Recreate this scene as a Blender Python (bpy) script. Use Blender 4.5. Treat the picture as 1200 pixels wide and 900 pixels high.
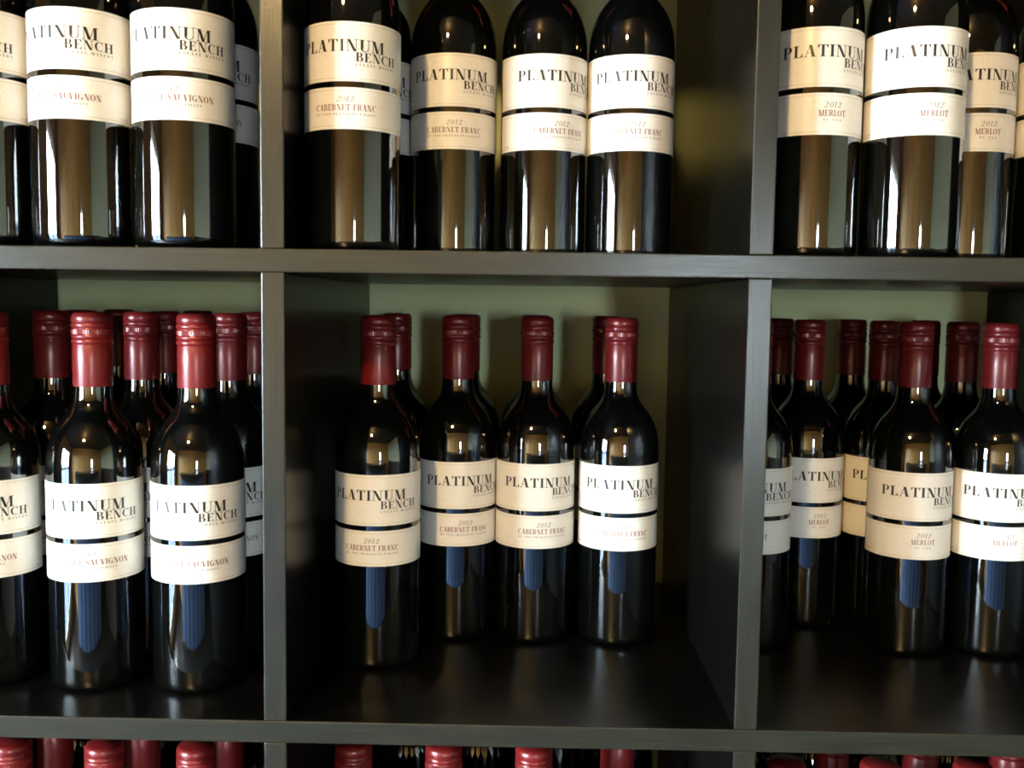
import bpy, bmesh, math, random
from mathutils import Vector, Matrix

random.seed(7)
S = bpy.context.scene
COL = S.collection
for o in list(bpy.data.objects):
    bpy.data.objects.remove(o)

# ------------------------------------------------------------------ camera
CX, CY, CZ = 0.00747, -0.71188, 0.31342
YAW, PITCH, ROLL = -0.012934, -0.080884, 0.013607
FPX = 1154.3
cy_, sy_, cp_, sp_ = math.cos(YAW), math.sin(YAW), math.cos(PITCH), math.sin(PITCH)
fwd = Vector((sy_ * cp_, cy_ * cp_, sp_))
rgt = Vector((cy_, -sy_, 0))
up = rgt.cross(fwd)
cr, sr = math.cos(ROLL), math.sin(ROLL)
rgt, up = cr * rgt + sr * up, -sr * rgt + cr * up
cam_data = bpy.data.cameras.new('camera')
cam_data.sensor_width = 36.0
cam_data.sensor_fit = 'HORIZONTAL'
cam_data.lens = FPX / 1200 * 36.0
cam_data.clip_start = 0.02
cam = bpy.data.objects.new('camera', cam_data)
COL.objects.link(cam)
m = Matrix((rgt, up, -fwd)).transposed().to_4x4()
m.translation = (CX, CY, CZ)
cam.matrix_world = m
S.camera = cam

# ------------------------------------------------------------------ light and exposure
SKY = (0.78, 0.90, 1.0)
SKY_STRENGTH = 180.0
LAMP_STRENGTH = 1000.0
w = bpy.data.worlds.new('world')
S.world = w
w.use_nodes = True
bg = w.node_tree.nodes['Background']
bg.inputs['Color'].default_value = (*SKY, 1)
bg.inputs['Strength'].default_value = SKY_STRENGTH
S.view_settings.view_transform = 'Standard'
S.view_settings.look = 'None'
S.view_settings.exposure = 0.0
S.view_settings.gamma = 1.0
S.view_settings.use_curve_mapping = False
S.cycles.use_denoising = True
S.cycles.filter_width = 1.9
S.cycles.max_bounces = 8
S.cycles.diffuse_bounces = 4
S.cycles.glossy_bounces = 5
S.cycles.sample_clamp_indirect = 12.0

# room extents (metres; z = 0 is the floor of the middle row of cells, y = 0 the bookcase front)
X0, X1 = -2.6, 2.6
Y0, Y1 = -3.6, 0.398
ZF, ZC = -1.103, 1.50
WIN_L = (-2.75, -1.30, -0.95, 0.90)      # y0,y1,z0,z1 on the left wall
WIN_R = (0.66, 0.94, -0.95, 0.53)        # x0,x1,z0,z1 on the wall behind the camera

def portal(name, loc, rot, sx, sy):
    l = bpy.data.lights.new(name, 'AREA')
    l.shape = 'RECTANGLE'
    l.size, l.size_y = sx, sy
    l.cycles.is_portal = True
    o = bpy.data.objects.new(name, l)
    COL.objects.link(o)
    o.location = loc
    o.rotation_euler = rot
    return o
portal('window_daylight', (X0 - 0.10, (WIN_L[0] + WIN_L[1]) / 2, (WIN_L[2] + WIN_L[3]) / 2), (0, -math.pi / 2, 0),
       WIN_L[3] - WIN_L[2], WIN_L[1] - WIN_L[0])
portal('window_daylight', ((WIN_R[0] + WIN_R[1]) / 2, Y0 - 0.10, (WIN_R[2] + WIN_R[3]) / 2), (math.pi / 2, 0, 0),
       WIN_R[1] - WIN_R[0], WIN_R[3] - WIN_R[2])

# ------------------------------------------------------------------ materials
def nt(name):
    mt = bpy.data.materials.new(name)
    mt.use_nodes = True
    return mt, mt.node_tree, mt.node_tree.nodes['Principled BSDF']

def simple(name, col, rough=0.5, spec=0.5, metal=0.0, noise=0.0, nscale=40.0, bump=0.0, bscale=200.0, coat=0.0, stretch=None):
    mt, t, b = nt(name)
    b.inputs['Base Color'].default_value = (*col, 1)
    b.inputs['Roughness'].default_value = rough
    b.inputs['Specular IOR Level'].default_value = spec
    b.inputs['Metallic'].default_value = metal
    b.inputs['Coat Weight'].default_value = coat
    if noise or bump:
        tc = t.nodes.new('ShaderNodeTexCoord')
        mp = t.nodes.new('ShaderNodeMapping')
        if stretch:
            mp.inputs['Scale'].default_value = stretch
        t.links.new(tc.outputs['Object'], mp.inputs['Vector'])
    if noise:
        n = t.nodes.new('ShaderNodeTexNoise')
        n.inputs['Scale'].default_value = nscale
        n.inputs['Detail'].default_value = 5
        t.links.new(mp.outputs[0], n.inputs['Vector'])
        r = t.nodes.new('ShaderNodeValToRGB')
        r.color_ramp.elements[0].position = 0.3
        r.color_ramp.elements[1].position = 0.7
        r.color_ramp.elements[0].color = (*[c * (1 - noise) for c in col], 1)
        r.color_ramp.elements[1].color = (*[min(1, c * (1 + noise)) for c in col], 1)
        t.links.new(n.outputs['Fac'], r.inputs['Fac'])
        t.links.new(r.outputs['Color'], b.inputs['Base Color'])
    if bump:
        n2 = t.nodes.new('ShaderNodeTexNoise')
        n2.inputs['Scale'].default_value = bscale
        n2.inputs['Detail'].default_value = 4
        t.links.new(mp.outputs[0], n2.inputs['Vector'])
        bp = t.nodes.new('ShaderNodeBump')
        bp.inputs['Strength'].default_value = bump
        bp.inputs['Distance'].default_value = 0.001
        t.links.new(n2.outputs['Fac'], bp.inputs['Height'])
        t.links.new(bp.outputs['Normal'], b.inputs['Normal'])
    return mt

M = {}
M['glass'] = simple('dark_bottle_glass', (0.0012, 0.0016, 0.0014), 0.035, 0.9)
M['glass'].node_tree.nodes['Principled BSDF'].inputs['IOR'].default_value = 1.66
M['cap'] = simple('red_cap_foil', (0.155, 0.010, 0.010), 0.30, 0.6, 0.15)
M['paper'] = simple('label_paper', (0.84, 0.815, 0.75), 0.30, 0.6, noise=0.03, nscale=300)
M['ink'] = simple('black_ink', (0.012, 0.011, 0.010), 0.40, 0.4)
M['maroon'] = simple('maroon_ink', (0.19, 0.045, 0.03), 0.40, 0.4)
M['greyink'] = simple('grey_brown_ink', (0.16, 0.12, 0.085), 0.40, 0.4)
M['rule'] = simple('fine_rule_ink', (0.36, 0.30, 0.22), 0.40, 0.4)
M['wood_h'] = simple('black_brown_laminate_across', (0.0020, 0.0019, 0.0017), 0.28, 0.22, noise=0.3, nscale=30, bump=0.15, bscale=60, stretch=(0.6, 9, 9))
M['wood_v'] = simple('black_brown_laminate_upright', (0.0020, 0.0019, 0.0017), 0.28, 0.22, noise=0.3, nscale=30, bump=0.15, bscale=60, stretch=(9, 9, 0.6))
M['edge_h'] = simple('lit_edge_across', (0.016, 0.0155, 0.010), 0.28, 0.50, noise=0.3, nscale=30, bump=0.12, bscale=60, stretch=(0.6, 9, 9))  # laminate front edge, lightened and greened for the room light it reflects
M['edge_v'] = simple('lit_edge_upright', (0.016, 0.0155, 0.010), 0.28, 0.50, noise=0.3, nscale=30, bump=0.12, bscale=60, stretch=(9, 9, 0.6))  # upright edges, with the same reflected light put into the colour
M['wall'] = simple('sage_wall_paint', (0.62, 0.67, 0.37), 0.75, 0.3, noise=0.05, nscale=6, bump=0.15, bscale=180)
M['room'] = simple('pale_green_room_paint', (0.50, 0.54, 0.38), 0.8, 0.3, noise=0.05, nscale=6)
M['panelling'] = simple('brown_wall_panelling', (0.16, 0.085, 0.035), 0.6, 0.4, noise=0.3, nscale=5, stretch=(8, 8, 0.6))
M['ceil'] = simple('wooden_ceiling', (0.03, 0.019, 0.011), 0.6, 0.4, noise=0.3, nscale=4, stretch=(0.5, 8, 8))
M['floor'] = simple('dark_floor', (0.022, 0.02, 0.022), 0.4, 0.5, noise=0.25, nscale=8)
M['door'] = simple('brown_door_wood', (0.62, 0.36, 0.125), 0.45, 0.5, noise=0.3, nscale=5, stretch=(8, 8, 0.6))
M['blue'] = simple('blue_reflection_tone', (0.075, 0.125, 0.25), 0.4, 0.5, noise=0.15, nscale=9)  # blue put in for the low reflections on the bottles
M['darkwood'] = simple('dark_bounce_blocker', (0.03, 0.02, 0.014), 0.4, 0.5, noise=0.3, nscale=6)  # dark tone for the added counter and wall strips that cut low light
M['frame'] = simple('white_window_frame', (0.7, 0.7, 0.66), 0.5, 0.5, noise=0.02, nscale=20)
M['brass'] = simple('aged_brass', (0.45, 0.30, 0.10), 0.3, 0.5, 1.0, noise=0.1, nscale=40)
M['lawn'] = simple('blue_grey_terrace', (0.022, 0.036, 0.07), 0.9, 0.2, noise=0.3, nscale=3)
mt = bpy.data.materials.new('thin_pane_glass')
mt.use_nodes = True
t = mt.node_tree
t.nodes.remove(t.nodes['Principled BSDF'])
tr = t.nodes.new('ShaderNodeBsdfTransparent')
tr.inputs['Color'].default_value = (0.95, 0.98, 0.97, 1)
gl = t.nodes.new('ShaderNodeBsdfGlossy')
gl.inputs['Roughness'].default_value = 0.02
mx = t.nodes.new('ShaderNodeMixShader')
mx.inputs['Fac'].default_value = 0.05
t.links.new(tr.outputs[0], mx.inputs[1])
t.links.new(gl.outputs[0], mx.inputs[2])
t.links.new(mx.outputs[0], t.nodes['Material Output'].inputs['Surface'])
M['pane'] = mt
mt, t, b = nt('lit_lamp_globe')
b.inputs['Base Color'].default_value = (0.9, 0.8, 0.6, 1)
b.inputs['Emission Color'].default_value = (1.0, 0.66, 0.27, 1)
b.inputs['Emission Strength'].default_value = LAMP_STRENGTH
M['lamp'] = mt

# ------------------------------------------------------------------ mesh helpers
def mesh_from(bm, name, mat, smooth=False):
    me = bpy.data.meshes.new(name)
    bmesh.ops.recalc_face_normals(bm, faces=bm.faces)
    bm.to_mesh(me)
    bm.free()
    me.materials.append(M[mat] if isinstance(mat, str) else mat)
    if smooth:
        for f in me.polygons:
            f.use_smooth = True
    return me

def obj(name, me, parent=None, loc=None, rot=None):
    o = bpy.data.objects.new(name, me)
    COL.objects.link(o)
    if parent is not None:
        o.parent = parent
    if loc is not None:
        o.location = loc
    if rot is not None:
        o.rotation_euler = rot
    return o

def box(bm, a, b):
    vs = [bm.verts.new((x, y, z)) for x in (a[0], b[0]) for y in (a[1], b[1]) for z in (a[2], b[2])]
    for q in ((0, 1, 3, 2), (4, 6, 7, 5), (0, 4, 5, 1), (2, 3, 7, 6), (0, 2, 6, 4), (1, 5, 7, 3)):
        bm.faces.new([vs[i] for i in q])

def boxes_mesh(name, mat, lst, bev=0.0, seg=2):
    bm = bmesh.new()
    for a, b in lst:
        box(bm, a, b)
    if bev:
        bmesh.ops.bevel(bm, geom=bm.edges[:], offset=bev, segments=seg, profile=0.5, affect='EDGES')
    return mesh_from(bm, name, mat)

def lathe(name, mat, prof, n=48, smooth=True, sharp=35):
    bm = bmesh.new()
    rings = []
    for r, z in prof:
        if r < 1e-6:
            rings.append([bm.verts.new((0, 0, z))])
        else:
            rings.append([bm.verts.new((r * math.cos(2 * math.pi * i / n), r * math.sin(2 * math.pi * i / n), z)) for i in range(n)])
    for a, b in zip(rings, rings[1:]):
        if len(a) == 1 and len(b) == 1:
            continue
        for i in range(n):
            j = (i + 1) % n
            if len(a) == 1:
                bm.faces.new((a[0], b[i], b[j]))
            elif len(b) == 1:
                bm.faces.new((a[i], a[j], b[0]))
            else:
                bm.faces.new((a[i], a[j], b[j], b[i]))
    me = mesh_from(bm, name, mat, smooth)
    if smooth:
        me.set_sharp_from_angle(angle=math.radians(sharp))
    return me

def structure(name, me, parent=None):
    o = obj(name, me, parent)
    if parent is None:
        o['kind'] = 'structure'
    return o

# ------------------------------------------------------------------ room
T = 0.12
structure('wall_back', boxes_mesh('wall_back', 'wall', [((X0 - T, Y1, ZF), (X1 + T, Y1 + T, ZC))]))
structure('wall_right', boxes_mesh('wall_right', 'room', [((X1, Y0 - T, ZF), (X1 + T, Y1, ZC))]))
y0, y1, z0, z1 = WIN_L
structure('wall_left', boxes_mesh('wall_left', 'panelling', [
    ((X0 - T, Y0 - T, ZF), (X0, y0, ZC)), ((X0 - T, y1, ZF), (X0, Y1, ZC)),
    ((X0 - T, y0, ZF), (X0, y1, z0)), ((X0 - T, y0, z1), (X0, y1, ZC))]))
x0, x1, z0, z1 = WIN_R
structure('wall_front', boxes_mesh('wall_front', 'door', [
    ((X0, Y0 - T, ZF), (x0, Y0, ZC)), ((x1, Y0 - T, ZF), (X1, Y0, ZC)),
    ((x0, Y0 - T, ZF), (x1, Y0, z0)), ((x0, Y0 - T, z1), (x1, Y0, ZC))]))
structure('floor', boxes_mesh('floor', 'floor', [((X0 - T, Y0 - T, ZF - 0.1), (X1 + T, Y1 + T, ZF))]))
structure('ceiling', boxes_mesh('ceiling', 'ceil', [((X0 - T, Y0 - T, ZC), (X1 + T, Y1 + T, ZC + 0.1))]))
structure('ground', boxes_mesh('ground', 'lawn', [((-30, -30, ZF - 0.4), (30, 30, ZF - 0.2))]))
# glazed door in the left wall
y0, y1, z0, z1 = WIN_L
fl = [((X0 - 0.08, y0, z0), (X0 - 0.03, y0 + 0.06, z1)), ((X0 - 0.08, y1 - 0.06, z0), (X0 - 0.03, y1, z1)),
      ((X0 - 0.08, y0 + 0.06, z1 - 0.06), (X0 - 0.03, y1 - 0.06, z1)), ((X0 - 0.08, y0 + 0.06, z0), (X0 - 0.03, y1 - 0.06, z0 + 0.10)),
      ((X0 - 0.08, (y0 + y1) / 2 - 0.05, z0 + 0.10), (X0 - 0.03, (y0 + y1) / 2 + 0.05, z1 - 0.06)),
      ((X0 - 0.08, y0 + 0.06, -0.10), (X0 - 0.03, (y0 + y1) / 2 - 0.05, -0.05)), ((X0 - 0.08, (y0 + y1) / 2 + 0.05, -0.10), (X0 - 0.03, y1 - 0.06, -0.05))]
wl = structure('window_1', boxes_mesh('window_1', 'frame', fl))
for a, b in ((y0 + 0.06, (y0 + y1) / 2 - 0.05), ((y0 + y1) / 2 + 0.05, y1 - 0.06)):
    for c, d in ((z0 + 0.10, -0.10), (-0.05, z1 - 0.06)):
        obj('pane', boxes_mesh('pane', 'pane', [((X0 - 0.057, a, c), (X0 - 0.053, b, d))]), wl)
x0, x1, z0, z1 = WIN_R
fl = [((x0, Y0 - 0.08, z0), (x0 + 0.05, Y0 - 0.03, z1)), ((x1 - 0.05, Y0 - 0.08, z0), (x1, Y0 - 0.03, z1)),
      ((x0 + 0.05, Y0 - 0.08, z1 - 0.05), (x1 - 0.05, Y0 - 0.03, z1)), ((x0 + 0.05, Y0 - 0.08, z0), (x1 - 0.05, Y0 - 0.03, z0 + 0.08)),
      ((x0 + 0.05, Y0 - 0.08, -0.10), (x1 - 0.05, Y0 - 0.03, -0.05))]
wr = structure('window_2', boxes_mesh('window_2', 'frame', fl))
for c, d in ((z0 + 0.08, -0.10), (-0.05, z1 - 0.05)):
    obj('pane', boxes_mesh('pane', 'pane', [((x0 + 0.05, Y0 - 0.057, c), (x1 - 0.05, Y0 - 0.053, d))]), wr)
# brown panelled doors in the wall behind the camera
for i, xd in enumerate((-2.05, -1.22, -0.39)):
    a, b = xd, xd + 0.80
    dr = structure('door_%d' % (i + 1), boxes_mesh('door', 'door', [
        ((a, Y0 + 0.001, ZF + 0.002), (a + 0.11, Y0 + 0.045, 0.98)), ((b - 0.11, Y0 + 0.001, ZF + 0.002), (b, Y0 + 0.045, 0.98)),
        ((a + 0.11, Y0 + 0.001, 0.86), (b - 0.11, Y0 + 0.045, 0.98)), ((a + 0.11, Y0 + 0.001, ZF + 0.002), (b - 0.11, Y0 + 0.045, ZF + 0.2)),
        ((a + 0.11, Y0 + 0.001, -0.2), (b - 0.11, Y0 + 0.045, -0.05))]))
    for c, d in ((ZF + 0.2, -0.2), (-0.05, 0.86)):
        obj('door_panel', boxes_mesh('door_panel', 'door', [((a + 0.11, Y0 + 0.002, c), (b - 0.11, Y0 + 0.025, d))]), dr)
    obj('door_knob', lathe('door_knob', 'brass', [(0, 0), (0.012, 0), (0.012, 0.03), (0.026, 0.04), (0.028, 0.055), (0.018, 0.066), (0, 0.068)], 24), dr,
        (b - 0.055, Y0 + 0.045, -0.12), (-math.pi / 2, 0, 0))

# dark wainscot added low on the side walls to cut bounce light
structure('added_trim_1', boxes_mesh('bounce_blocker', 'darkwood', [((X1 - 0.02, Y0 + 0.06, ZF + 0.001), (X1 - 0.001, Y1 - 0.01, -0.14)), ((X1 - 0.035, Y0 + 0.06, -0.139), (X1 - 0.001, Y1 - 0.01, -0.10))], 0.002))
structure('added_trim_2', boxes_mesh('bounce_blocker', 'darkwood', [((X0 + 0.001, WIN_L[1] + 0.02, ZF + 0.001), (X0 + 0.02, Y1 - 0.01, -0.14)), ((X0 + 0.001, WIN_L[1] + 0.02, -0.139), (X0 + 0.035, Y1 - 0.01, -0.10))], 0.002))

# pendant lamp
LX, LY, LZ = -0.50, -1.55, 1.24
lamp = obj('pendant_lamp', None, None, (LX, LY, LZ))
lamp['label'] = 'lit warm globe pendant lamp hanging from the ceiling'
lamp['category'] = 'lamp'
obj('globe', lathe('globe', 'lamp', [(0, -0.055)] + [(0.055 * math.cos(a), 0.055 * math.sin(a)) for a in [math.radians(d) for d in range(-75, 90, 15)]] + [(0, 0.055)], 24), lamp)
obj('rod', lathe('rod', 'brass', [(0, 0.05), (0.02, 0.05), (0.02, 0.075), (0.006, 0.08), (0.006, ZC - LZ - 0.03), (0.05, ZC - LZ - 0.025), (0.05, ZC - LZ), (0, ZC - LZ)], 20), lamp)

# counter shape added behind the camera for dark and blue bottle reflections
CY0, CY1, CXA, CXB, CZT = -3.25, -2.80, -1.55, 1.45, -0.16
ctr = obj('stand_in_counter', None, None, ((CXA + CXB) / 2, (CY0 + CY1) / 2, ZF))
ctr['label'] = 'unseen added counter giving dark and blue reflections in the bottles'
ctr['category'] = 'stand-in counter'
hw, hd, hh = (CXB - CXA) / 2, (CY1 - CY0) / 2, CZT - ZF
obj('stand_in_body', boxes_mesh('stand_in_body', 'darkwood', [((-hw, -hd, 0.001), (hw, hd - 0.02, hh - 0.04))], 0.002), ctr)
obj('stand_in_top', boxes_mesh('stand_in_top', 'darkwood', [((-hw - 0.04, -hd - 0.03, hh - 0.04), (hw + 0.04, hd + 0.05, hh))], 0.004), ctr)
npan = 6
pw = 2 * hw / npan
cpan = boxes_mesh('front_panel', 'blue', [((-pw / 2 + 0.04, hd - 0.02, 0.08), (pw / 2 - 0.04, hd, hh - 0.10))], 0.004)
for i in range(npan):
    obj('front_panel', cpan, ctr, (-hw + pw * (i + 0.5), 0, 0))

# ------------------------------------------------------------------ bookcase
P, TH, DEP = 0.351, 0.017, 0.39
case = obj('bookcase', None, None, (0, 0, ZF))
case['label'] = 'black-brown cube bookcase holding all the wine bottles'
case['category'] = 'bookcase'
ZB = -ZF
HALF = 2 * P + (P - TH) / 2
shelf_me = boxes_mesh('shelf_board', 'wood_h', [((-HALF, 0, -TH), (HALF, DEP, 0))], 0.0009)
div_me = boxes_mesh('divider', 'wood_v', [((-TH / 2, 0.0002, 0), (TH / 2, DEP, P - TH))], 0.0009)
side_me = boxes_mesh('side_panel', 'wood_v', [((-0.025, -0.0005, 0), (0.025, DEP, 5 * P - TH + 0.10))], 0.001)
cap_me = boxes_mesh('top_panel', 'wood_h', [((-HALF, -0.0004, 0), (HALF, DEP, 0.05))], 0.001)
def lit_fronts(me, edge):  # front faces get the laminate copy coloured for reflected light
    me.materials.append(M[edge])
    for f in me.polygons:
        if f.center.y < 0.0012:
            f.material_index = 1
for me_, ed_ in ((shelf_me, 'edge_h'), (div_me, 'edge_v'), (side_me, 'edge_v'), (cap_me, 'edge_h')):
    lit_fronts(me_, ed_)
for k in range(-2, 2):
    obj('shelf_board', shelf_me, case, (0, 0, k * P + ZB))
for k in range(-3, 2):
    for x in (-1.5, -0.5, 0.5, 1.5):
        obj('divider', div_me, case, (x * P, 0, k * P + ZB))
for s in (-1, 1):
    obj('side_panel', side_me, case, (s * (HALF + 0.025), 0, 0))
obj('top_panel', cap_me, case, (0, 0, 2 * P - TH + ZB))
obj('base_panel', cap_me, case, (0, 0, 0))

# ------------------------------------------------------------------ lettering (high-contrast serif capitals)
HL, ST, SF = 0.045, 0.19, 0.05      # hairline, stem, serif heights in cap heights

def rect(x0, y0, x1, y1):
    return [(x0, y0), (x1, y0), (x1, y1), (x0, y1)]

def arc(cx, cy, rx, ry, tx, ty, a0, a1, n=14):
    """band between an outer ellipse and an inner one, as quads"""
    out = []
    for i in range(n):
        p = [math.radians(a0 + (a1 - a0) * k / n) for k in (i, i + 1)]
        o = [(cx + rx * math.cos(a), cy + ry * math.sin(a)) for a in p]
        q = [(cx + (rx - tx) * math.cos(a), cy + (ry - ty) * math.sin(a)) for a in p]
        out.append([o[0], o[1], q[1], q[0]])
    return out

def diag(xb, xt, wb, y0=0.0, y1=1.0):
    return [(xb, y0), (xb + wb, y0), (xt + wb, y1), (xt, y1)]

def stem(x, y0=0.0, y1=1.0, wd=ST, s0=True, s1=True):
    o = [rect(x, y0, x + wd, y1)]
    if s0:
        o.append(rect(x - 0.09, y0, x + wd + 0.09, y0 + SF))
    if s1:
        o.append(rect(x - 0.09, y1 - SF, x + wd + 0.09, y1))
    return o

def serif(x0, x1, y):
    return [rect(x0, y, x1, y + SF)]

def stroke(pts):
    """pts: (x, y, half width) along a stroke"""
    L, R_ = [], []
    for i, (x, y, hw) in enumerate(pts):
        a = pts[max(0, i - 1)]
        b = pts[min(len(pts) - 1, i + 1)]
        dx, dy = b[0] - a[0], b[1] - a[1]
        l = math.hypot(dx, dy)
        L.append((x - dy / l * hw, y + dx / l * hw))
        R_.append((x + dy / l * hw, y - dx / l * hw))
    return [[L[i], L[i + 1], R_[i + 1], R_[i]] for i in range(len(pts) - 1)]

def glyphs():
    G = {}
    G['I'] = (0.40, stem(0.105))
    G['L'] = (0.68, stem(0.10) + [rect(0.29, 0, 0.64, HL), [(0.64, 0), (0.64, 0.30), (0.605, 0.30), (0.50, HL)]])
    G['T'] = (0.76, stem(0.285, s1=False) + [rect(0.03, 1 - HL, 0.73, 1), [(0.03, 1), (0.03, 0.72), (0.065, 0.72), (0.18, 1 - HL)], [(0.73, 1), (0.58, 1 - HL), (0.695, 0.72), (0.73, 0.72)]])
    pb = [rect(0.29, 1 - HL, 0.40, 1), rect(0.29, 0.46, 0.40, 0.46 + HL)] + arc(0.40, 0.73, 0.29, 0.27, ST * 0.95, HL, -90, 90)
    G['P'] = (0.74, stem(0.10) + pb)
    G['R'] = (0.82, stem(0.10) + pb + stroke([(0.40, 0.475, 0.03), (0.52, 0.42, 0.075), (0.58, 0.26, 0.09), (0.62, 0.08, 0.075), (0.72, 0.02, 0.02), (0.80, 0.05, 0.012)]))
    G['B'] = (0.76, stem(0.10) + [rect(0.29, 1 - HL, 0.38, 1), rect(0.29, 0.50, 0.40, 0.50 + HL), rect(0.29, 0, 0.40, HL)] +
              arc(0.38, 0.76, 0.26, 0.24, ST * 0.9, HL, -90, 90) + arc(0.40, 0.2725, 0.31, 0.2725, ST, HL, -90, 90))
    wed = lambda x, y, s: [(x, y), (x, y + s * 0.26), (x - 0.035, y + s * 0.26), (x - 0.14, y + s * HL)]
    G['E'] = (0.72, stem(0.10) + [rect(0.29, 0, 0.66, HL), rect(0.29, 1 - HL, 0.63, 1), rect(0.29, 0.49, 0.48, 0.49 + HL), rect(0.46, 0.38, 0.49, 0.645), wed(0.66, 0, 1), wed(0.63, 1, -1)])
    G['F'] = (0.68, stem(0.10) + [rect(0.29, 1 - HL, 0.63, 1), rect(0.29, 0.47, 0.48, 0.47 + HL), rect(0.46, 0.36, 0.49, 0.625), wed(0.63, 1, -1)])
    G['H'] = (0.88, stem(0.10) + stem(0.59) + [rect(0.29, 0.49, 0.59, 0.49 + HL)])
    G['N'] = (0.86, [rect(0.13, 0, 0.13 + HL, 1), rect(0.70, 0, 0.70 + HL, 1), diag(0.545, 0.10, 0.21)] + serif(0.03, 0.27, 0) + serif(0.60, 0.85, 1 - SF) + serif(0.02, 0.2, 1 - SF))
    G['M'] = (1.06, [rect(0.12, 0, 0.12 + HL, 1), diag(0.385, 0.10, 0.20), diag(0.475, 0.75, HL), rect(0.755, 0, 0.755 + ST, 1)] + serif(0.02, 0.26, 0) + serif(0.665, 1.035, 0) + serif(0.02, 0.2, 1 - SF) + serif(0.8, 1.035, 1 - SF))
    G['A'] = (0.84, [diag(0.09, 0.385, HL), diag(0.535, 0.32, 0.215), rect(0.20, 0.30, 0.60, 0.30 + HL)] + serif(0.0, 0.23, 0) + serif(0.46, 0.84, 0))
    G['V'] = (0.82, [diag(0.30, 0.07, 0.21), diag(0.41, 0.66, HL)] + serif(0.0, 0.36, 1 - SF) + serif(0.57, 0.80, 1 - SF))
    G['W'] = (1.16, [diag(0.28, 0.07, 0.20), diag(0.38, 0.55, HL), diag(0.66, 0.46, 0.20), diag(0.76, 1.00, HL)] + serif(0.0, 0.34, 1 - SF) + serif(0.42, 0.74, 1 - SF) + serif(0.92, 1.14, 1 - SF))
    G['Y'] = (0.80, stem(0.31, 0, 0.45, s1=False) + [diag(0.30, 0.05, 0.21, 0.42, 1), diag(0.45, 0.67, HL, 0.42, 1)] + serif(0.0, 0.34, 1 - SF) + serif(0.58, 0.80, 1 - SF))
    G['U'] = (0.82, [rect(0.12, 0.28, 0.12 + ST, 1), rect(0.655, 0.28, 0.655 + HL, 1)] + arc(0.41, 0.28, 0.29, 0.28, 0.145, HL, 180, 300) + arc(0.41, 0.28, 0.29, 0.28, 0.06, HL, 300, 360, 6) + serif(0.03, 0.40, 1 - SF) + serif(0.56, 0.80, 1 - SF))
    G['O'] = (0.88, arc(0.44, 0.5, 0.40, 0.51, ST, HL * 0.8, 0, 360, 28))
    G['0'] = (0.62, arc(0.31, 0.5, 0.27, 0.51, 0.12, HL, 0, 360, 24))
    G['Q'] = (0.88, arc(0.44, 0.5, 0.40, 0.51, ST, HL * 0.8, 0, 360, 28) + stroke([(0.36, 0.06, 0.04), (0.50, -0.05, 0.06), (0.66, -0.16, 0.06), (0.84, -0.12, 0.015)]))
    G['C'] = (0.82, arc(0.46, 0.5, 0.41, 0.51, ST, HL, 52, 308, 26) + [rect(0.70, 0.66, 0.735, 1.0), [(0.70, 0.82), (0.70, 0.98), (0.60, 0.96), (0.62, 0.90)]])
    G['G'] = (0.90, arc(0.46, 0.5, 0.41, 0.51, ST, HL, 52, 300, 26) + [rect(0.70, 0.66, 0.735, 1.0)] + [rect(0.58, 0.02, 0.58 + ST, 0.42)] + serif(0.50, 0.86, 0.40))
    s = [(0.60, 0.80, 0.02), (0.56, 0.92, 0.024), (0.42, 0.98, 0.03), (0.25, 0.95, 0.05), (0.155, 0.82, 0.085), (0.20, 0.66, 0.10), (0.38, 0.52, 0.105), (0.53, 0.38, 0.10), (0.57, 0.22, 0.085), (0.50, 0.08, 0.05), (0.34, 0.02, 0.03), (0.17, 0.06, 0.024), (0.10, 0.24, 0.02)]
    G['S'] = (0.70, stroke(s) + [rect(0.59, 0.68, 0.62, 0.99), rect(0.075, 0.02, 0.105, 0.33)])
    G['K'] = (0.86, stem(0.10) + [diag(0.29, 0.62, HL, 0.36, 1), diag(0.56, 0.36, 0.20, 0, 0.56)] + serif(0.5, 0.86, 0) + serif(0.52, 0.78, 1 - SF))
    G['1'] = (0.46, stem(0.16, s1=False, wd=0.13) + [[(0.16, 1), (0.03, 0.88), (0.03, 0.84), (0.16, 0.92)]])
    G['2'] = (0.66, stroke([(0.10, 0.74, 0.05), (0.15, 0.90, 0.035), (0.30, 0.97, 0.03), (0.45, 0.90, 0.06), (0.50, 0.74, 0.075), (0.42, 0.55, 0.06), (0.25, 0.32, 0.035), (0.08, 0.06, 0.02)]) + [rect(0.05, 0, 0.56, 0.10), [(0.56, 0), (0.60, 0.24), (0.57, 0.24), (0.50, 0.10)]])
    G['5'] = (0.62, [rect(0.14, 0.55, 0.17, 1), rect(0.14, 0.91, 0.5, 1)] + stroke([(0.15, 0.55, 0.02), (0.30, 0.63, 0.03), (0.48, 0.52, 0.07), (0.53, 0.32, 0.08), (0.44, 0.10, 0.05), (0.26, 0.03, 0.03), (0.08, 0.12, 0.04)]))
    G['7'] = (0.6, [rect(0.08, 0.90, 0.54, 1), rect(0.08, 0.75, 0.11, 1)] + stroke([(0.53, 0.92, 0.02), (0.38, 0.60, 0.035), (0.28, 0.28, 0.06), (0.26, 0.04, 0.075)]))
    return G
GL = glyphs()

RB = 0.0368                 # bottle radius
R_LAB = RB + 0.00025
R_INK = R_LAB + 0.00013

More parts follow.
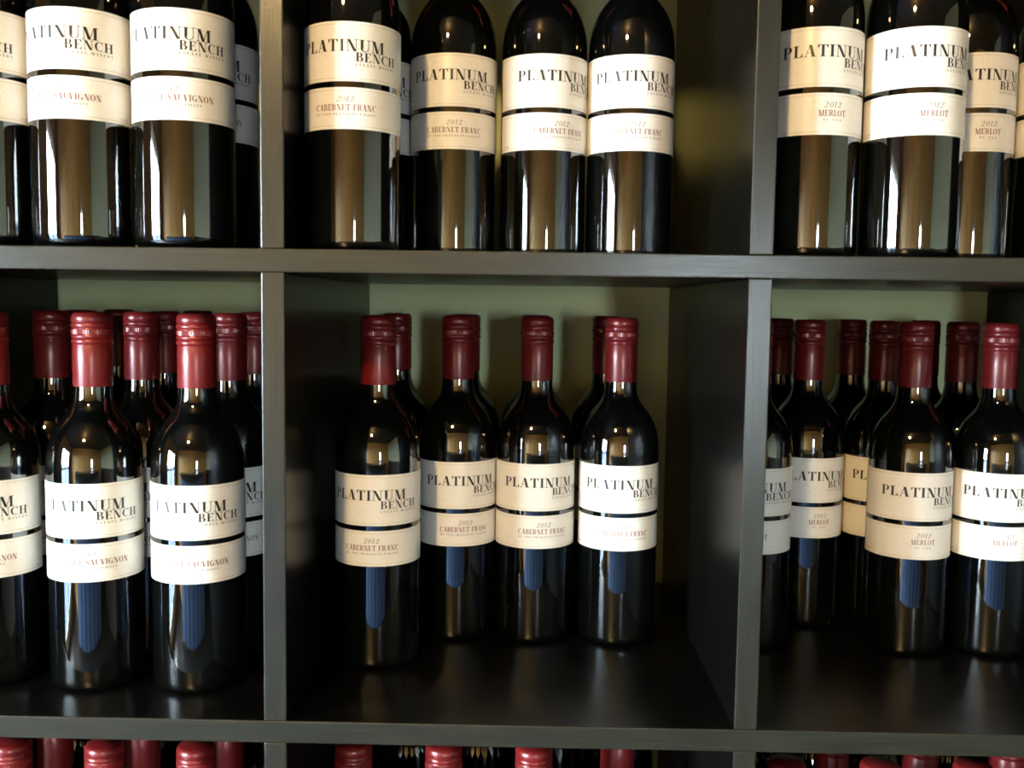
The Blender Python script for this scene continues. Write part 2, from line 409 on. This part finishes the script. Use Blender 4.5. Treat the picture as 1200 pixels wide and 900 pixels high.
def layout(text, height, ztop, smid=None, s0=None, width=None, track=0.06, slant=0.0, maxx=1.25):
    """flat polygons (s, z) of a line of text"""
    adv = sum(GL[c][0] if c != ' ' else 0.38 for c in text)
    n = len(text) - 1
    xs = 1.0
    if width is not None:
        W = width / height
        xs = min(maxx, W / (adv + n * 0.05))
        track = (W - adv * xs) / max(1, n)
    total = (adv * xs + track * n) * height
    x = (s0 if s0 is not None else smid - total / 2) / height
    out = []
    zb = ztop - height
    for c in text:
        if c == ' ':
            x += 0.38 * xs + track
            continue
        a, polys = GL[c]
        for pl in polys:
            out.append([((x + px * xs + slant * py) * height, zb + py * height) for px, py in pl])
        x += a * xs + track
    return out

def wrap(name, mat, polys, step=0.0015, r=R_INK):
    bm = bmesh.new()
    for pl in polys:
        area = sum(pl[i][0] * pl[(i + 1) % len(pl)][1] - pl[(i + 1) % len(pl)][0] * pl[i][1] for i in range(len(pl)))
        if area < 0:
            pl = pl[::-1]
        try:
            bm.faces.new([bm.verts.new((s, 0, z)) for s, z in pl])
        except ValueError:
            pass
    lo = min(v.co.x for v in bm.verts)
    hi = max(v.co.x for v in bm.verts)
    k = math.floor(lo / step) + 1
    while k * step < hi:
        bmesh.ops.bisect_plane(bm, geom=bm.verts[:] + bm.edges[:] + bm.faces[:], plane_co=(k * step, 0, 0), plane_no=(1, 0, 0))
        k += 1
    for v in bm.verts:
        a = v.co.x / RB
        v.co = (r * math.sin(a), -r * math.cos(a), v.co.z)
    me = bpy.data.meshes.new(name)
    bm.to_mesh(me)
    bm.free()
    me.materials.append(M[mat])
    return me

D2R = math.pi / 180
LAB_HALF = 97 * D2R
ZT, G1, G2, ZB_ = 0.1682, 0.1249, 0.1205, 0.0901

def label_patch(name, zlo, zhi):
    bm = bmesh.new()
    n = 72
    rows = []
    for i in range(n + 1):
        a = -LAB_HALF + 2 * LAB_HALF * i / n
        d = (math.sin(a), -math.cos(a))
        ri = RB - 0.0003
        rows.append([bm.verts.new((d[0] * rr, d[1] * rr, z)) for rr, z in ((ri, zlo), (R_LAB, zlo), (R_LAB, zhi), (ri, zhi))])
    for a, b in zip(rows, rows[1:]):
        for j in range(3):
            bm.faces.new((a[j], b[j], b[j + 1], a[j + 1]))
    bm.faces.new(rows[0])
    bm.faces.new(rows[-1][::-1])
    me = mesh_from(bm, name, 'paper', True)
    me.set_sharp_from_angle(angle=math.radians(40))
    return me

def border(zlo, zhi, inset=0.0020, th=0.00022):
    s1 = LAB_HALF * RB - inset
    a, b = zlo + inset, zhi - inset
    return [rect(-s1, b - th, s1, b), rect(-s1, a, s1, a + th), rect(-s1, a, -s1 + th, b), rect(s1 - th, a, s1, b)]

deg = lambda d: d * D2R * RB
ME = {}
ME['upper'] = label_patch('main_label', G1, ZT)
ME['lower'] = label_patch('variety_label', ZB_, G2)
ME['rule_u'] = wrap('border_rule', 'rule', border(G1, ZT))
ME['rule_l'] = wrap('border_rule', 'rule', border(ZB_, G2))
ME['brand'] = wrap('name_lettering', 'ink',
                   layout('PLATINUM', 0.0087, 0.1553, s0=deg(-60), width=deg(108)) +
                   layout('BENCH', 0.0066, 0.1460, s0=deg(12), width=deg(53)))
ME['estate'] = wrap('small_lettering', 'greyink', layout('ESTATE WINERY', 0.0019, 0.1380, s0=deg(12), width=deg(53), maxx=1.3))
ME['year'] = wrap('vintage_lettering', 'greyink', layout('2012', 0.0040, 0.1140, smid=0, width=deg(21), slant=0.22))
ME['alc'] = wrap('strength_lettering', 'greyink', layout('ALC VOL', 0.0013, ZB_ + 0.0046, s0=deg(-88), width=deg(13)))
ME['vol'] = wrap('volume_lettering', 'greyink', layout('750 ML', 0.0013, ZB_ + 0.0046, s0=deg(72), width=deg(13)))
VAR = {'franc': ('CABERNET FRANC', 74, 'BC VQA OKANAGAN VALLEY', 72),
       'sauv': ('CABERNET SAUVIGNON', 100, 'BC VQA OKANAGAN VALLEY', 72),
       'merlot': ('MERLOT', 33, 'BC VQA', 22)}
for k, (a, wa, b, wb) in VAR.items():
    ME['var_' + k] = wrap('variety_lettering', 'maroon', layout(a, 0.0046, 0.1082, smid=0, width=deg(wa)))
    ME['org_' + k] = wrap('small_lettering', 'greyink', layout(b, 0.0017, 0.1019, smid=0, width=deg(wb)))

# bottle body, cap
prof = [(0, 0.014), (0.012, 0.013), (0.022, 0.008), (0.029, 0.0012), (0.0315, 0.0), (0.0338, 0.0006), (0.0355, 0.0022), (0.0365, 0.005), (RB, 0.009),
        (RB, 0.05), (RB, 0.10), (RB, 0.15), (RB, 0.176), (0.0366, 0.1815), (0.0362, 0.1870), (0.0354, 0.1925), (0.0341, 0.1980), (0.0322, 0.2035), (0.0297, 0.2088), (0.0268, 0.2134), (0.0240, 0.2170), (0.0214, 0.2202),
        (0.0191, 0.2232), (0.0173, 0.2262), (0.0160, 0.2295), (0.0152, 0.2335), (0.0148, 0.2380), (0.0146, 0.2440), (0.0144, 0.2560), (0.0143, 0.270), (0.0143, 0.299), (0, 0.299)]
ME['glass'] = lathe('glass_body', 'glass', prof, 72, True, 60)
cp = [(0.0146, 0.2428), (0.01505, 0.2425), (0.01515, 0.2432), (0.0151, 0.262), (0.01500, 0.2745), (0.0146, 0.2755), (0.0146, 0.2763), (0.0155, 0.2772), (0.0157, 0.2785), (0.0155, 0.2800),
      (0.0147, 0.2808), (0.0154, 0.2818), (0.0155, 0.2832), (0.0149, 0.2840), (0.0150, 0.2885), (0.0147, 0.2894), (0.0155, 0.2904), (0.0155, 0.2925), (0.0148, 0.2935), (0.0154, 0.2945),
      (0.0154, 0.2972), (0.0150, 0.2992), (0.0140, 0.3008), (0.0128, 0.3017), (0.0, 0.3020)]
ME['cap'] = lathe('screw_cap', 'cap', cp, 48, True, 50)
bm = bmesh.new()
NT = 56
rr_ = []
for z, k in ((0.2840, 0.0), (0.2845, 1.0), (0.2881, 1.0), (0.2886, 0.0)):
    rr_.append([bm.verts.new(((0.0149 + k * (0.0006 if i % 2 else 0.0003)) * math.cos(math.pi * i / NT), (0.0149 + k * (0.0006 if i % 2 else 0.0003)) * math.sin(math.pi * i / NT), z)) for i in range(2 * NT)])
for a, b in zip(rr_, rr_[1:]):
    for i in range(2 * NT):
        bm.faces.new((a[i], a[(i + 1) % (2 * NT)], b[(i + 1) % (2 * NT)], b[i]))
ME['knurl'] = mesh_from(bm, 'knurled_band', 'cap')

GRP = {1: 'bottles on the upper shelf', 0: 'bottles on the middle shelf', -1: 'bottles on the lower shelf'}

def bottle(kind, row, x, y, theta, label):
    beta = math.atan2(CX - x, y - CY)
    root = obj('wine_bottle', None, None, (x, y, row * P + 0.0004), (0, 0, beta + (theta - 48) * D2R))
    root['label'] = label
    root['category'] = 'bottle'
    root['group'] = GRP[row]
    obj('glass_body', ME['glass'], root)
    c = obj('screw_cap', ME['cap'], root)
    c['label'] = 'red screw cap with long sleeve'
    obj('knurled_band', ME['knurl'], c)
    u = obj('main_label', ME['upper'], root)
    u['label'] = 'cream upper paper label with black serif lettering'
    obj('name_lettering', ME['brand'], u)
    obj('small_lettering', ME['estate'], u)
    obj('border_rule', ME['rule_u'], u)
    l = obj('variety_label', ME['lower'], root)
    l['label'] = 'cream lower paper label naming grape and vintage'
    obj('vintage_lettering', ME['year'], l)
    obj('variety_lettering', ME['var_' + kind], l)
    obj('small_lettering', ME['org_' + kind], l)
    obj('border_rule', ME['rule_l'], l)
    obj('strength_lettering', ME['alc'], l)
    obj('volume_lettering', ME['vol'], l)
    return root

BOT = [
    # upper shelf, left cell
    ('sauv', 1, -0.4037, 0.038, 17, 'bottle cut off by left photo edge on upper shelf, only right label end showing'),
    ('sauv', 1, -0.3277, 0.038, 18, 'front bottle on upper shelf in left cell, second from left photo edge'),
    ('sauv', 1, -0.2509, 0.038, 31, 'front bottle on upper shelf in left cell, nearest the divider'),
    ('sauv', 1, -0.2564, 0.125, 35, 'shaded bottle squeezed behind the front row against left divider, upper shelf'),
    # upper shelf, middle cell
    ('franc', 1, -0.1295, 0.0678, 39, 'large foremost bottle at left of middle cell on upper shelf'),
    ('franc', 1, -0.1292, 0.178, 45, 'bottle almost hidden behind the large foremost one, middle cell, upper shelf'),
    ('franc', 1, -0.0572, 0.1566, 48, 'yellowish-labelled bottle second in the visible upper shelf middle cell row'),
    ('franc', 1, 0.0205, 0.1559, 72, 'second bottle from right in upper shelf middle cell, label turned right'),
    ('franc', 1, 0.0952, 0.1551, 57, 'rightmost bottle of upper shelf middle cell, beside an empty gap'),
    # upper shelf, right cell
    ('merlot', 1, 0.2266, 0.0692, 72, 'merlot bottle directly against the divider on upper shelf, right cell'),
    ('merlot', 1, 0.3033, 0.0654, 72, 'brightest full merlot bottle on upper shelf, right cell front'),
    ('merlot', 1, 0.3758, 0.1374, 75, 'cream-labelled merlot bottle set back behind the brightest one, upper shelf'),
    ('merlot', 1, 0.4553, 0.137, 65, 'merlot bottle cut off by right photo edge on upper shelf'),
    # middle shelf, left cell
    ('sauv', 0, -0.4293, 0.083, 24, 'front bottle cut off by left photo edge on middle shelf'),
    ('sauv', 0, -0.3427, 0.080, 36, 'front bottle on middle shelf left cell, second from the divider'),
    ('sauv', 0, -0.2580, 0.080, 35, 'front bottle on middle shelf left cell, nearest the divider'),
    ('sauv', 0, -0.4153, 0.162, 30, 'second-row bottle showing its cap between the two leftmost front bottles, middle shelf'),
    ('sauv', 0, -0.3325, 0.157, 30, 'second-row bottle showing its cap between the two full front bottles, middle shelf'),
    ('sauv', 0, -0.2554, 0.160, 36, 'second-row bottle with label sliver beside left divider, middle shelf'),
    ('sauv', 0, -0.4244, 0.240, 30, 'third-row bottle hidden behind second front cap, left cell, middle shelf'),
    ('sauv', 0, -0.3427, 0.240, 30, 'third-row dim cap just left of the front bottle nearest divider'),
    ('sauv', 0, -0.2554, 0.240, 30, 'third-row dim cap touching the left divider, middle shelf'),
    ('sauv', 0, -0.4220, 0.325, 30, 'rearmost dark cap at left against wall, left cell, middle shelf'),
    ('sauv', 0, -0.3386, 0.325, 30, 'rearmost dark cap at right against wall, left cell, middle shelf'),
    # middle shelf, middle cell
    ('franc', 0, -0.1199, 0.1411, 39, 'foremost peach-labelled bottle at left of middle cell, middle shelf'),
    ('franc', 0, -0.0555, 0.2155, 60, 'pinkish-labelled bottle right of the foremost one, middle cell'),
    ('franc', 0, 0.0187, 0.2117, 61, 'second bottle from right in the middle cell, label half cream half white'),
    ('franc', 0, 0.0972, 0.2082, 57, 'rightmost white-labelled bottle of the middle cell'),
    ('franc', 0, -0.1285, 0.332, 45, 'black-looking rear bottle behind the foremost peach-labelled one, middle cell'),
    ('franc', 0, -0.0555, 0.330, 45, 'rear bottle right behind the pinkish-labelled one, middle cell'),
    ('franc', 0, 0.0185, 0.332, 45, 'rear bottle right behind the second from right, middle cell'),
    ('franc', 0, 0.0930, 0.322, 45, 'rear bottle peeking out left of the rightmost one, middle cell'),
    # middle shelf, right cell
    ('merlot', 0, 0.2212, 0.205, 57, 'merlot bottle half covered by the right divider, middle shelf'),
    ('merlot', 0, 0.2900, 0.272, 73, 'bluish-white labelled merlot bottle set back at left, middle shelf'),
    ('merlot', 0, 0.3660, 0.275, 66, 'orange-shaded label merlot bottle between two others, middle shelf'),
    ('merlot', 0, 0.3648, 0.1946, 70, 'front merlot bottle with fully readable label, middle shelf right cell'),
    ('merlot', 0, 0.4430, 0.1960, 67, 'rightmost front merlot bottle cut by photo edge, middle shelf'),
    ('merlot', 0, 0.2800, 0.350, 55, 'rear dark cap against wall beside right divider, right cell'),
    ('merlot', 0, 0.3580, 0.352, 55, 'rear dark cap just right of the bluish-white labelled bottle'),
    ('merlot', 0, 0.4349, 0.349, 55, 'rear dark cap right behind the fully readable merlot bottle'),
    ('merlot', 0, 0.4415, 0.2725, 55, 'dark cap between the two front merlot bottles, middle shelf'),
    # lower shelf
    ('sauv', -1, -0.4096, 0.065, 30, 'bright red cap at left photo edge, lower shelf'),
    ('sauv', -1, -0.3330, 0.065, 30, 'bright red cap in the middle of left cell, lower shelf'),
    ('sauv', -1, -0.2575, 0.065, 30, 'bright red cap nearest the divider in left cell, lower shelf'),
    ('sauv', -1, -0.4110, 0.142, 30, 'dark red second-row cap near left photo edge, lower shelf'),
    ('sauv', -1, -0.3317, 0.142, 30, 'dark red second-row cap in the middle of left cell, lower shelf'),
    ('sauv', -1, -0.2564, 0.142, 30, 'dark red second-row cap nearest the divider, left cell, lower shelf'),
    ('franc', -1, -0.1300, 0.075, 50, 'leftmost red cap in middle cell of lower shelf'),
    ('franc', -1, -0.0550, 0.075, 50, 'second red cap from left in middle cell of lower shelf'),
    ('franc', -1, 0.0195, 0.075, 50, 'third red cap from left in middle cell of lower shelf'),
    ('franc', -1, 0.0950, 0.140, 50, 'rightmost red cap in middle cell of lower shelf, set back'),
    ('merlot', -1, 0.2220, 0.055, 60, 'red cap beside the divider in right cell of lower shelf'),
    ('merlot', -1, 0.2967, 0.055, 60, 'second front red cap in right cell of lower shelf'),
    ('merlot', -1, 0.3714, 0.055, 60, 'third front red cap in right cell of lower shelf'),
    ('merlot', -1, 0.2820, 0.130, 60, 'dim set-back cap between first two front caps, right cell, lower shelf'),
    ('merlot', -1, 0.3604, 0.130, 60, 'dim set-back cap between second and third front caps, right cell, lower shelf'),
    ('merlot', -1, 0.4363, 0.130, 60, 'dim set-back cap at right photo edge, lower shelf'),
]
ORD = ('first', 'second', 'third', 'fourth')
for cell, kind, xc in (('left', 'sauv', -P), ('middle', 'franc', 0.0), ('right', 'merlot', P)):
    for i in range(4):
        BOT.append((kind, -1, xc + (i - 1.5) * 0.0752, 0.305 + 0.004 * (i % 2), 45,
                    '%s from left of the rear bottles with dark shoulders in %s cell, lower shelf' % (ORD[i], cell)))
for b in BOT:
    bottle(*b)
